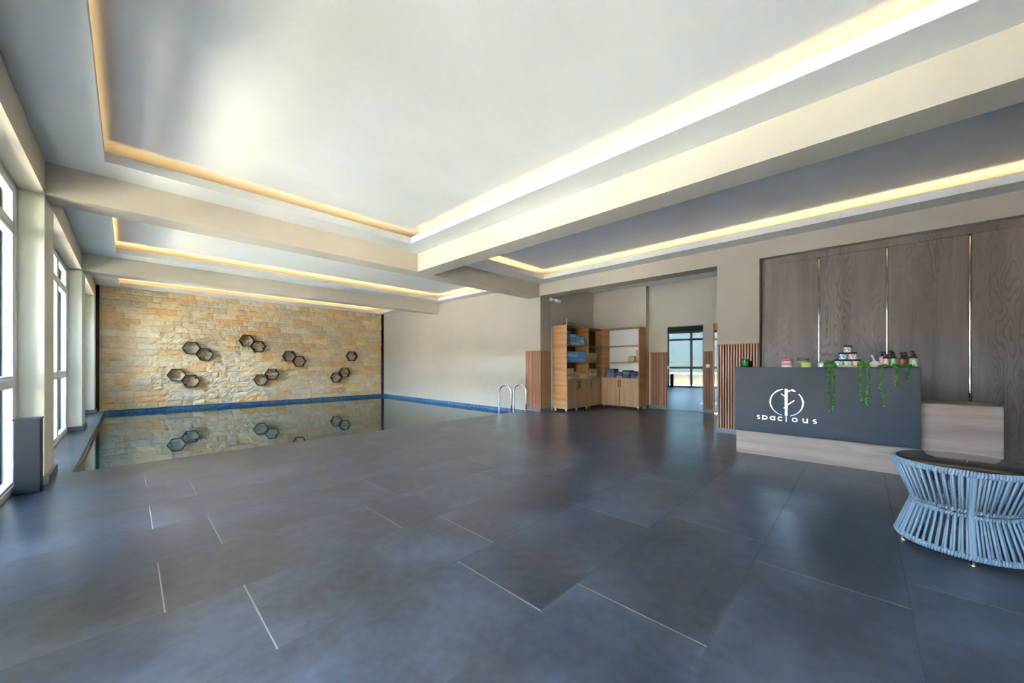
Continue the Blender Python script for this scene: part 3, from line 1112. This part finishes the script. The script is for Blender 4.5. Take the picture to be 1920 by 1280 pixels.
stack('stack on corner cabinet middle shelf', G3, ['t_beige'] * 4, 7.47, 4.62, ZS1, 0.30, 0.24, 0.053)
stack('stack on corner cabinet bottom shelf', G3, ['t_beige', 't_cream', 't_beige', 't_beige'], 7.47, 4.62, ZD, 0.32, 0.24, 0.053)
G4 = 'small beige towels in the white backed cabinet'
stack('low stack on white backed cabinet middle shelf', G4, ['t_beige'] * 3, 7.87, 3.74, ZS1, 0.16, 0.15, 0.043)
stack('tall stack on white backed cabinet middle shelf', G4, ['t_beige'] * 6, 7.92, 3.62, ZS1, 0.15, 0.09, 0.043)
G5 = 'navy towels in the white backed cabinet'
stack('first stack on white backed cabinet bottom shelf', G5, ['t_slate', 't_slate', 't_navy', 't_navy'], 7.90, 4.26, ZD, 0.22, 0.20, 0.052)
stack('second stack on white backed cabinet bottom shelf', G5, ['t_slate', 't_navy', 't_navy'], 7.92, 4.06, ZD, 0.22, 0.17, 0.045)
stack('third stack on white backed cabinet bottom shelf', G5, ['t_navy', 't_navy', 't_slate', 't_navy'], 7.91, 3.87, ZD, 0.22, 0.18, 0.045)
stack('fourth stack on white backed cabinet bottom shelf', G5, ['t_slate', 't_navy', 't_navy'], 7.92, 3.72, ZD, 0.22, 0.11, 0.05)
stack('last stack on white backed cabinet bottom shelf', G5, ['t_slate', 't_navy', 't_navy'], 7.91, 3.61, ZD, 0.22, 0.09, 0.048)
stack('before the navy stacks of the white backed cabinet', 'navy towels in the white backed cabinet', ['t_pink'], 7.80, 4.02, ZD, 0.06, 0.13, 0.05)

# wire rack on the wide cabinet
t = thing('wire_rack', 'small black wire rack lying on top of the wide oak cabinet', 'rack', (6.5, 4.55, ZTOP))
mb = MB()
for z in (0.008, 0.055):
    mb.tube([(6.44, 4.50, ZTOP + z), (6.66, 4.50, ZTOP + z), (6.66, 4.62, ZTOP + z), (6.44, 4.62, ZTOP + z)], 0.005, 6, closed=True)
for x in (6.44, 6.51, 6.58, 6.66):
    for y in (4.50, 4.62):
        mb.tube([(x, y, ZTOP + .005), (x, y, ZTOP + .058)], 0.005, 6)
obj('basket', mb, M['black'], t)
mb = MB(); mb.tube([(6.375, 4.50, ZTOP), (6.375, 4.50, ZTOP + 0.13)], 0.006, 8)
obj('rod', mb, M['white_plastic'], t)

# ---------------------------------------------------------------- reception counter
t = thing('reception_counter', 'reception counter with dark grey front panel, polished metal logo and grey oak plinth', 'counter', (4.83, 0.1, 0))  # logo is polished metal that only reflects
mb = MB(); mb.box(4.75, 5.0, -0.370, 1.047, 0.268, 0.971, 0.002, 1)
fp = obj('front_panel', mb, M['counter'], t)
mb = MB(); mb.box(4.83, 5.25, -0.372, 1.045, 0.0, 0.268)
obj('plinth', mb, M['desk_wood'], t)
mb = MB(); mb.box(4.83, 5.25, -0.818, -0.374, 0.0, 0.655)
sd = obj('side_desk', mb, M['desk_wood'], t)
mb = MB(); mb.box(4.835, 5.25, -0.816, -0.372, 0.6552, 0.664)
obj('desk_top', mb, M['desk_top_wood'], t)

x0l, x1l = 4.7495, 4.741
def arc(cy, cz, ry, rz, a0, a1, n=40):
    """angles measured as the viewer sees them (right = -Y)"""
    return [(cy - ry * math.cos(math.radians(a0 + (a1 - a0) * i / n)), cz + rz * math.sin(math.radians(a0 + (a1 - a0) * i / n))) for i in range(n + 1)]
LC, LZ, LR, LRz = 0.5722, 0.603, 0.138, 0.140
mb = MB()
a = arc(LC, LZ, LR, LRz, 102, 256, 40)
mb.ribbon(a, [0.003 + 0.006 * math.sin(math.pi * min(1, max(0, (i - 0) / 40))) + (0.003 if i < 10 else 0) for i in range(41)], x0l, x1l)
a = arc(LC, LZ, LR, LRz, 42, -76, 40)
mb.ribbon(a, [0.001 + 0.006 * math.sin(math.pi * (i / 40) ** .8) + .003 for i in range(41)], x0l, x1l)
a = arc(LC, LZ, LR, LRz, 73, 54, 8)
mb.ribbon(a, [0.010, 0.016, 0.019, 0.019, 0.017, 0.014, 0.010, 0.006, 0.002], x0l, x1l)
obj('logo_ring', mb, M['chrome'], fp)
mb = MB()
mb.ribbon([(LC, 0.744), (LC, 0.467)], 0.0218, x0l, x1l)
mb.ribbon([(0.6135, 0.6915), (0.5780, 0.6600)], 0.006, x0l, x1l)
mb.ribbon([(0.5060, 0.6290), (0.5660, 0.5720)], 0.006, x0l, x1l)
mb.ribbon([(0.5930, 0.5470), (0.5790, 0.5360)], 0.011, x0l, x1l)
mb.ribbon([(0.5640, 0.7120), (0.5400, 0.7300)], 0.010, x0l, x1l)
obj('logo_trunk', mb, M['chrome'], fp)
def letter(ch, yc, zc, w, h, st):
    """round sans letter drawn with strokes; yc,zc centre, w,h size"""
    mb = MB()
    ry, rz = (w - st) / 2, (h - st) / 2
    X = lambda u: yc - u
    if ch == 's':
        q = rz / 2
        pts = []
        for i in range(13):
            a = math.radians(35 + (270 - 35) * i / 12)
            pts.append((X(ry * math.cos(a)), zc + q + q * math.sin(a)))
        for i in range(1, 13):
            a = math.radians(90 - (90 + 145) * i / 12)
            pts.append((X(ry * math.cos(a)), zc - q + q * math.sin(a)))
        mb.ribbon(pts, st, x0l, x1l)
    if ch in 'pao':
        n = 28
        mb.ribbon([(X(ry * math.cos(2 * math.pi * i / n)), zc + rz * math.sin(2 * math.pi * i / n)) for i in range(n)], st, x0l, x1l, closed=True)
    if ch == 'p':
        mb.ribbon([(X(-ry), zc + rz + st / 2), (X(-ry), zc - rz - st)], st, x0l, x1l - .0006)
    if ch == 'a':
        mb.ribbon([(X(ry), zc + rz + st / 2), (X(ry), zc - rz - st / 2)], st, x0l, x1l - .0006)
    if ch == 'c':
        mb.ribbon([(X(ry * math.cos(math.radians(a))), zc + rz * math.sin(math.radians(a))) for a in range(40, 321, 12)], st, x0l, x1l)
    if ch == 'i':
        mb.ribbon([(X(0), zc + h / 2), (X(0), zc - h / 2)], st, x0l, x1l)
    if ch == 'u':
        pts = [(X(-ry), zc + h / 2), (X(-ry), zc - rz + ry)]
        pts += [(X(ry * math.cos(math.radians(a))), zc - rz + ry + ry * math.sin(math.radians(a))) for a in range(190, 360, 15)]
        pts += [(X(ry), zc - rz + ry), (X(ry), zc + h / 2)]
        mb.ribbon(pts, st, x0l, x1l)
        mb.ribbon([(X(ry), zc + h / 2), (X(ry), zc - h / 2)], st, x0l, x1l - .0006)
    return obj('sign_letter', mb, M['logo'], fp)
M['logo'] = mat('polished_logo_metal', (0.93, 0.93, 0.92, 1), 0.25, 1.0)
for ch, yc, w, st in (('s', 0.8155, 0.031, 0.0065), ('p', 0.758, 0.047, 0.0105), ('a', 0.690, 0.047, 0.0105), ('c', 0.6225, 0.046, 0.0095),
                      ('i', 0.5724, 0.01, 0.0095), ('o', 0.5010, 0.046, 0.0085), ('u', 0.4170, 0.041, 0.0085), ('s', 0.3410, 0.030, 0.0075)):
    letter(ch, yc, 0.4285, w, 0.056 if ch == 'i' else 0.044, st * .85)

# ---------------------------------------------------------------- things on the counter
ZK = 0.971
XK = 4.84
# green oil burner
t = thing('oil_burner', 'glossy dark green ceramic oil burner at the left end of the counter', 'burner', (XK, 0.955, ZK))
mb = MB(); mb.lathe([(0.0, 0.0), (0.030, 0.0), (0.036, 0.012), (0.037, 0.055), (0.030, 0.068), (0.033, 0.080), (0.037, 0.092), (0.033, 0.092), (0.02, 0.084), (0, 0.083)], (XK, 0.962, ZK), 28)
ob = obj('burner_body', mb, mat('green_glaze', srgb(14, 96, 34), 0.15), t)
mb = MB(); mb.ball((XK - 0.030, 0.972, ZK + 0.034), 0.017, 2, (0.5, 1, 1.1))
obj('candle_opening', mb, mat('dark_green_hollow', srgb(6, 40, 14), 0.3), ob)
mb = MB(); mb.lathe([(0, 0), (0.026, 0), (0.026, 0.07), (0, 0.07)], (XK + 0.045, 0.925, ZK), 20)
tag(obj('burner_shaded_back', mb, M['black']), 'black cylinder standing in for the shaded back of the green oil burner', 'pot')  # black cylinder in place of the shade at the burner's back

# tins
def tin(label, y, x, z, r, h, body, lidc, grp):
    t = thing('cosmetic_tin', label, 'tin', (x, y, z), 0, grp)
    mb = MB(); mb.lathe([(0, 0), (r * .93, 0), (r * .95, 0.003), (r * .95, h * .55), (0, h * .55)], (x, y, z), 28)
    obj('tin_body', mb, body, t)
    mb = MB(); mb.lathe([(0, h * .5), (r, h * .5), (r, h * .92), (r * .96, h), (r * .8, h * .97), (0, h * .97)], (x, y, z), 28)
    obj('lid', mb, lidc, t)
    return t
mm = lambda n, c, r=0.35: mat(n, srgb(*c), r)
c_white, c_orange, c_pink = mm('white_enamel', (232, 232, 236)), mm('orange_print', (226, 120, 66)), mm('pink_print', (222, 70, 100))
c_yellow, c_green, c_red, c_lav = mm('pale_yellow_print', (226, 214, 120)), mm('mid_green_print', (112, 150, 84)), mm('wine_print', (140, 70, 66)), mm('lavender_print', (176, 186, 220))
tin('white tin with orange lid, under the pink one left on the counter', 0.577, XK, ZK, 0.050, 0.044, c_white, c_orange, 'tins stacked on the counter')
tin('lavender tin with pink lid, on top of the white and orange one', 0.580, XK, ZK + 0.0435, 0.049, 0.046, c_lav, c_pink, 'tins stacked on the counter')
tin('pale yellow tin, under the wine and green one on the counter', 0.418, XK, ZK, 0.046, 0.050, c_yellow, c_yellow, 'tins stacked on the counter')
tin('green tin with wine red lid, on top of the pale yellow one', 0.442, XK, ZK + 0.0495, 0.049, 0.046, c_green, c_red, 'tins stacked on the counter')
t = thing('silver_tin', 'round silver tin with domed lid left of the vines', 'tin', (XK, 0.292, ZK))
mb = MB(); mb.lathe([(0, 0), (0.036, 0), (0.041, 0.006), (0.041, 0.028), (0, 0.028)], (XK, 0.292, ZK), 28)
obj('tin_body', mb, M['tin_metal'], t)
mb = MB(); mb.lathe([(0, 0.027), (0.044, 0.027), (0.044, 0.036), (0.034, 0.048), (0.018, 0.056), (0, 0.058)], (XK, 0.292, ZK), 28)
obj('lid', mb, M['tin_metal'], t)

# oval tray and the pyramid of six jars
t = thing('oval_tray', 'shallow oval pale wood tray carrying the pyramid of jars', 'tray', (XK, 0.100, ZK))
mb = MB(); mb.lathe([(0, 0.0), (0.90, 0.0), (0.97, 0.010), (1.0, 0.020), (0.97, 0.020), (0.92, 0.012), (0, 0.010)], (XK, 0.100, ZK), 40, 0.075, 0.105)
obj('tray_body', mb, M['tray_wood'], t)
def label_mat(name, base, spots):
    m = mat(name, base, 0.4)
    v = coords(m)
    n1 = tex_noise(m, 42, 2, 0.5, v)
    c = ramp(m, n1, [(0.42, base), (0.56, spots), (0.75, base)])
    lk(m, c, pr(m).inputs['Base Color'])
    return m
jar_glass = mm('white_jar', (222, 224, 226), 0.2)
jar_lid = mm('black_jar_lid', (24, 22, 22), 0.4)
def jar(label, y, z, lm):
    t = thing('cream_jar', label, 'jar', (XK, y, z), 0, 'pyramid of small jars')
    mb = MB(); mb.lathe([(0, 0), (0.028, 0), (0.0315, 0.004), (0.0315, 0.052), (0, 0.052)], (XK, y, z), 24)
    b = obj('jar_body', mb, jar_glass, t)
    mb = MB(); mb.lathe([(0.0318, 0.008), (0.0323, 0.009), (0.0323, 0.049), (0.0318, 0.050)], (XK, y, z), 24)
    obj('paper_label', mb, lm, b)
    mb = MB(); mb.lathe([(0, 0.051), (0.0335, 0.051), (0.0335, 0.065), (0.032, 0.067), (0, 0.067)], (XK, y, z), 24)
    obj('lid', mb, jar_lid, t)
W = srgb(224, 226, 224)
jz = ZK + 0.0112
jar('jar with teal patterned label, bottom left of the pyramid', 0.168, jz, label_mat('teal_label', W, srgb(60, 150, 130)))
jar('jar with green leaf label, bottom middle of the pyramid', 0.102, jz, label_mat('green_label', W, srgb(90, 170, 110)))
jar('jar with orange label, bottom right of the pyramid', 0.036, jz, label_mat('orange_label', W, srgb(228, 150, 60)))
jar('jar with dark blue label, left of the two middle pyramid jars', 0.135, jz + .0675, label_mat('navy_label', W, srgb(50, 66, 110)))
jar('jar with red flower label, right of the two middle pyramid jars', 0.068, jz + .0675, label_mat('rose_label', W, srgb(190, 70, 90)))
jar('jar with red fruit label at the top of the pyramid', 0.101, jz + .135, label_mat('berry_label', W, srgb(150, 60, 50)))

# herbal compress
t = thing('herbal_compress', 'cream cloth herbal massage ball with tied stalk', 'massage ball', (XK, -0.088, ZK))
cl = cloth('undyed_cotton', srgb(222, 214, 194))
mb = MB(); mb.lathe([(0, 0), (0.026, 0.001), (0.040, 0.012), (0.044, 0.026), (0.038, 0.042), (0.022, 0.054), (0.010, 0.062), (0, 0.064)], (XK, -0.088, ZK), 24)
obj('ball', mb, cl, t)
mb = MB(); mb.tube([(XK, -0.084, ZK + .055), (XK, -0.078, ZK + .085), (XK, -0.068, ZK + .108), (XK, -0.066, ZK + .118)], [0.012, 0.007, 0.008, 0.013], 12)
obj('stalk', mb, cl, t)

# bottles
amber = mat('amber_plastic', srgb(74, 34, 16), 0.15)
dkgreen = mat('dark_bottle', srgb(38, 34, 28), 0.15)
def pump_bottle(label, y, x, w, h, body, lm, pump=True):
    t = thing('pump_bottle', label, 'bottle', (x, y, ZK), 0, 'pump bottles at the right end of the counter')
    r = w / 2
    hb = h * .68
    mb = MB(); mb.lathe([(0, 0), (r * .94, 0), (r, 0.005), (r, hb * .86), (r * .85, hb * .95), (r * .4, hb), (r * .4, hb + .008), (0, hb + .008)], (x, y, ZK), 24)
    b = obj('bottle_body', mb, body, t)
    mb = MB(); mb.lathe([(r * 1.006, 0.008), (r * 1.015, 0.010), (r * 1.015, hb * .80), (r * 1.006, hb * .81)], (x, y, ZK), 24)
    obj('paper_label', mb, lm, b)
    mb = MB()
    mb.lathe([(0, hb + .004), (r * .5, hb + .004), (r * .5, hb + .022), (r * .2, hb + .026), (r * .2, h - .010), (0, h - .010)], (x, y, ZK), 16)
    mb.tube([(x, y + .002, ZK + h - .008), (x - 0.004, y + 0.004, ZK + h - .005), (x - .02, y + .02, ZK + h - .010)], [0.009, 0.008, 0.004], 8)
    obj('pump', mb, jar_lid, t)
pl = lambda n, a, b: label_mat(n, srgb(*a), srgb(*b))
pump_bottle('dark pump bottle with pink label, leftmost in the front row', -0.160, XK - .01, 0.044, 0.148, amber, pl('pink_bottle_label', (232, 178, 180), (214, 130, 140)))
pump_bottle('dark pump bottle with green label, second in the front row', -0.209, XK - .01, 0.044, 0.148, dkgreen, pl('green_bottle_label', (150, 182, 120), (110, 150, 84)))
pump_bottle('amber pump bottle with brown label, third in the front row', -0.263, XK - .01, 0.044, 0.136, amber, pl('brown_bottle_label', (150, 82, 48), (92, 44, 30)))
pump_bottle('wide dark pump bottle with teal and pink label, last on the right', -0.332, XK, 0.056, 0.150, amber, pl('teal_bottle_label', (214, 190, 186), (50, 150, 130)))
pump_bottle('pink pump bottle half hidden behind the pink labelled one', -0.137, XK + .06, 0.044, 0.15, mm('rose_plastic', (206, 130, 142)), pl('rose_bottle_label', (228, 196, 206), (200, 110, 130)))
pump_bottle('grey-green bottle half hidden behind the green labelled one', -0.20, XK + .07, 0.05, 0.16, mm('grey_green_plastic', (92, 116, 108)), pl('sage_bottle_label', (134, 156, 146), (80, 110, 104)))
pump_bottle('brown bottle half hidden behind the amber one', -0.290, XK + .06, 0.044, 0.142, amber, pl('rust_bottle_label', (150, 84, 50), (70, 36, 26)))

# trailing artificial vines
def vine(label, y, zend, seed, sway=0.0, start=0.0, leafm='leaf', cluster=0.0):
    rnd = random.Random(seed)
    t = thing('trailing_vine', label, 'plant', (4.735, y, ZK), 0, 'artificial vines hanging over the counter front')
    L = ZK - zend
    pts = [(4.80, y + start, ZK + 0.010), (4.765, y + start * .5, ZK + 0.014), (4.742, y, ZK + 0.004), (4.737, y, ZK - 0.02)]
    n = max(5, int(L / 0.03))
    for i in range(1, n + 1):
        f = i / n
        pts.append((4.737 + 0.002 * math.sin(i), y + sway * math.sin(f * 5) * 1.0 + rnd.uniform(-.002, .002), ZK - 0.02 - (L - .02) * f))
    mb = MB(); mb.tube(pts, 0.003, 6)
    obj('stem', mb, M['stem'], t)
    mb = MB()
    for i in range(len(pts) - 1):
        a, b = Vector(pts[i]), Vector(pts[i + 1])
        for k in range(max(2, int((b - a).length / 0.0045))):
            p_ = a.lerp(b, rnd.random())
            an = rnd.uniform(0, 2 * math.pi)
            q = Vector((-abs(math.cos(an)) * .005, math.sin(an) * .0075, rnd.uniform(-.004, .004)))
            mb.ball(p_ + q, rnd.uniform(.0042, .0068), 1, (0.8, 1, 0.75))
    if cluster:
        for k in range(int(90 * cluster)):
            mb.ball((4.77 + rnd.uniform(-.03, .03), y + start * .5 + rnd.gauss(0, .014), ZK + 0.008 + abs(rnd.gauss(0, .022)) * cluster), rnd.uniform(.005, .009), 1)
    obj('leaves', mb, M[leafm], t)
vine('bright green trailing vine, leftmost of the long pair by the silver tin', 0.235, 0.538, 1, 0.006, 0.0, cluster=1.0)
vine('bright green trailing vine, right of the long pair by the silver tin', 0.203, 0.550, 2, -0.005, 0.015, cluster=.5)
vine('green trailing vine hanging from the right end of the jar tray', 0.008, 0.640, 3, 0.004, 0.0, cluster=1.0)
vine('green trailing vine with yellow-green top next to the jar tray', -0.036, 0.622, 4, -0.006, 0.03, cluster=.6)
vine('green trailing vine hanging below the pink labelled bottle', -0.131, 0.615, 5, 0.012, 0.0, cluster=.5)
vine('short green trailing vine hanging below the green labelled bottle', -0.220, 0.805, 6, -0.006, 0.0, cluster=.4)
vine('shortest green trailing vine hanging near the right counter end', -0.290, 0.850, 7, 0.008, 0.0, cluster=.5)

# ---------------------------------------------------------------- rope table
TX, TY = 3.128, -0.399
t = thing('rope_table', 'round side table with black glass top and hourglass frame of blue-grey rope', 'table', (TX, TY, 0))
RT, RW, RB, zt_, zw, zb_ = 0.262, 0.188, 0.248, 0.458, 0.243, 0.045
ring = lambda R_, z, n=96: [(TX + R_ * math.cos(2 * math.pi * k / n), TY + R_ * math.sin(2 * math.pi * k / n), z) for k in range(n)]
def wrapped(R_, z, r, turns, wr):
    mb = MB()
    mb.tube(ring(R_, z), r * .8, 8, closed=True)
    n = turns * 9
    pts = []
    for i in range(n):
        a = 2 * math.pi * i / n
        b = 2 * math.pi * turns * i / n
        rr_ = R_ + r * math.cos(b)
        pts.append((TX + rr_ * math.cos(a), TY + rr_ * math.sin(a), z + r * math.sin(b)))
    mb.tube(pts, wr, 5, closed=True)
    return mb
obj('top_rim', wrapped(RT, zt_, 0.013, 150, 0.0052), M['rope'], t)
obj('waist_ring', wrapped(RW + .004, zw + 0.013, 0.008, 120, 0.0046), M['rope'], t)
obj('waist_ring', wrapped(RW + .004, zw - 0.013, 0.008, 120, 0.0046), M['rope'], t)
obj('bottom_rim', wrapped(RB, zb_, 0.012, 140, 0.0052), M['rope'], t)
for (R1, z1, R2, z2, nm) in ((RT, zt_, RW, zw + .013, 'upper_rope_lacing'), (RW, zw - .013, RB, zb_, 'lower_rope_lacing')):
    mb = MB()
    nst = 56
    for k in range(nst):
        for s_ in (-1, 1):
            a1 = 2 * math.pi * (k + .5 + s_ * .13) / nst
            a2 = 2 * math.pi * (k + .5 + s_ * .22) / nst
            off = 0.010 if s_ > 0 else -0.004
            A = Vector((TX + (R1 + off) * math.cos(a1), TY + (R1 + off) * math.sin(a1), z1))
            B2 = Vector((TX + (R2 + off) * math.cos(a2), TY + (R2 + off) * math.sin(a2), z2))
            mb.tube([A, A.lerp(B2, .5), B2], 0.0052, 6)
    obj(nm, mb, M['rope'], t)
for a in [math.radians(180 - 72 * k) for k in range(5)]:
    mb = MB()
    ca, sa = math.cos(a), math.sin(a)
    P_ = [(TX + R_ * ca, TY + R_ * sa, z) for R_, z in ((RT - .004, zt_), (RW - .002, zw), (RB - .004, zb_))]
    mb.tube(P_, 0.011, 8)
    n = 130
    pts = []
    for i in range(n * 6):
        f = i / (n * 6)
        seg = 0 if f < .5 else 1
        A, B2 = Vector(P_[seg]), Vector(P_[seg + 1])
        c_ = A.lerp(B2, (f - .5 * seg) * 2)
        b = 2 * math.pi * i / 6
        tang = Vector((-sa, ca, 0))
        rad = Vector((ca, sa, 0))
        pts.append(c_ + tang * 0.013 * math.cos(b) + rad * 0.013 * math.sin(b))
    mb.tube(pts, 0.0030, 4)
    pst = obj('wrapped_post', mb, M['rope'], t)
    mb = MB(); mb.lathe([(0, 0), (0.015, 0), (0.017, 0.003), (0.017, 0.008), (0.011, 0.010), (0.011, zb_ - .008), (0, zb_ - .008)], (TX + (RB - .01) * ca, TY + (RB - .01) * sa, 0), 16)
    obj('foot', mb, M['steel'], t)
mb = MB(); mb.lathe([(0, 0), (RT - .010, 0), (RT - .006, 0.003), (RT - .006, 0.008), (RT - .010, 0.011), (0, 0.011)], (TX, TY, 0.467), 96)
obj('glass_top', mb, M['table_glass'], t)

# dark chair whose foot just shows past the table at the right edge of the view
ca_, sa_ = math.sin(YAW), math.cos(YAW)
def vp(d_, l_, z_):
    return (d_ * ca_ + l_ * sa_, d_ * sa_ - l_ * ca_, z_)
t = thing('side_chair', 'black metal chair of which only one slanting foot shows beside the rope table', 'chair', vp(2.0, 3.36, 0))
def four(d0, d1, l0, l1, z):
    return [vp(d1, l0, z), vp(d1, l1, z), vp(d0, l1, z), vp(d0, l0, z)]
top_, bot_ = four(1.86, 2.14, 3.19, 3.53, 0.40), four(1.80, 2.20, 3.045, 3.66, 0.0)
for a_, b_ in zip(top_, bot_):
    mb = MB(); mb.tube([a_, b_], 0.009, 10)
    obj('leg', mb, M['black'], t)
mb = MB()
b = [Vector(p_) for p_ in four(1.84, 2.16, 3.17, 3.55, 0.40)]
mb.prism([(p_.x, p_.y) for p_ in b], 'z', 0.40, 0.43)
obj('seat', mb, M['bin'], t)
mb = MB()
b = [Vector(p_) for p_ in (vp(1.85, 3.53, 0), vp(2.15, 3.53, 0), vp(2.15, 3.55, 0), vp(1.85, 3.55, 0))]
mb.prism([(p_.x, p_.y) for p_ in b], 'z', 0.43, 0.78)
obj('backrest', mb, M['bin'], t)
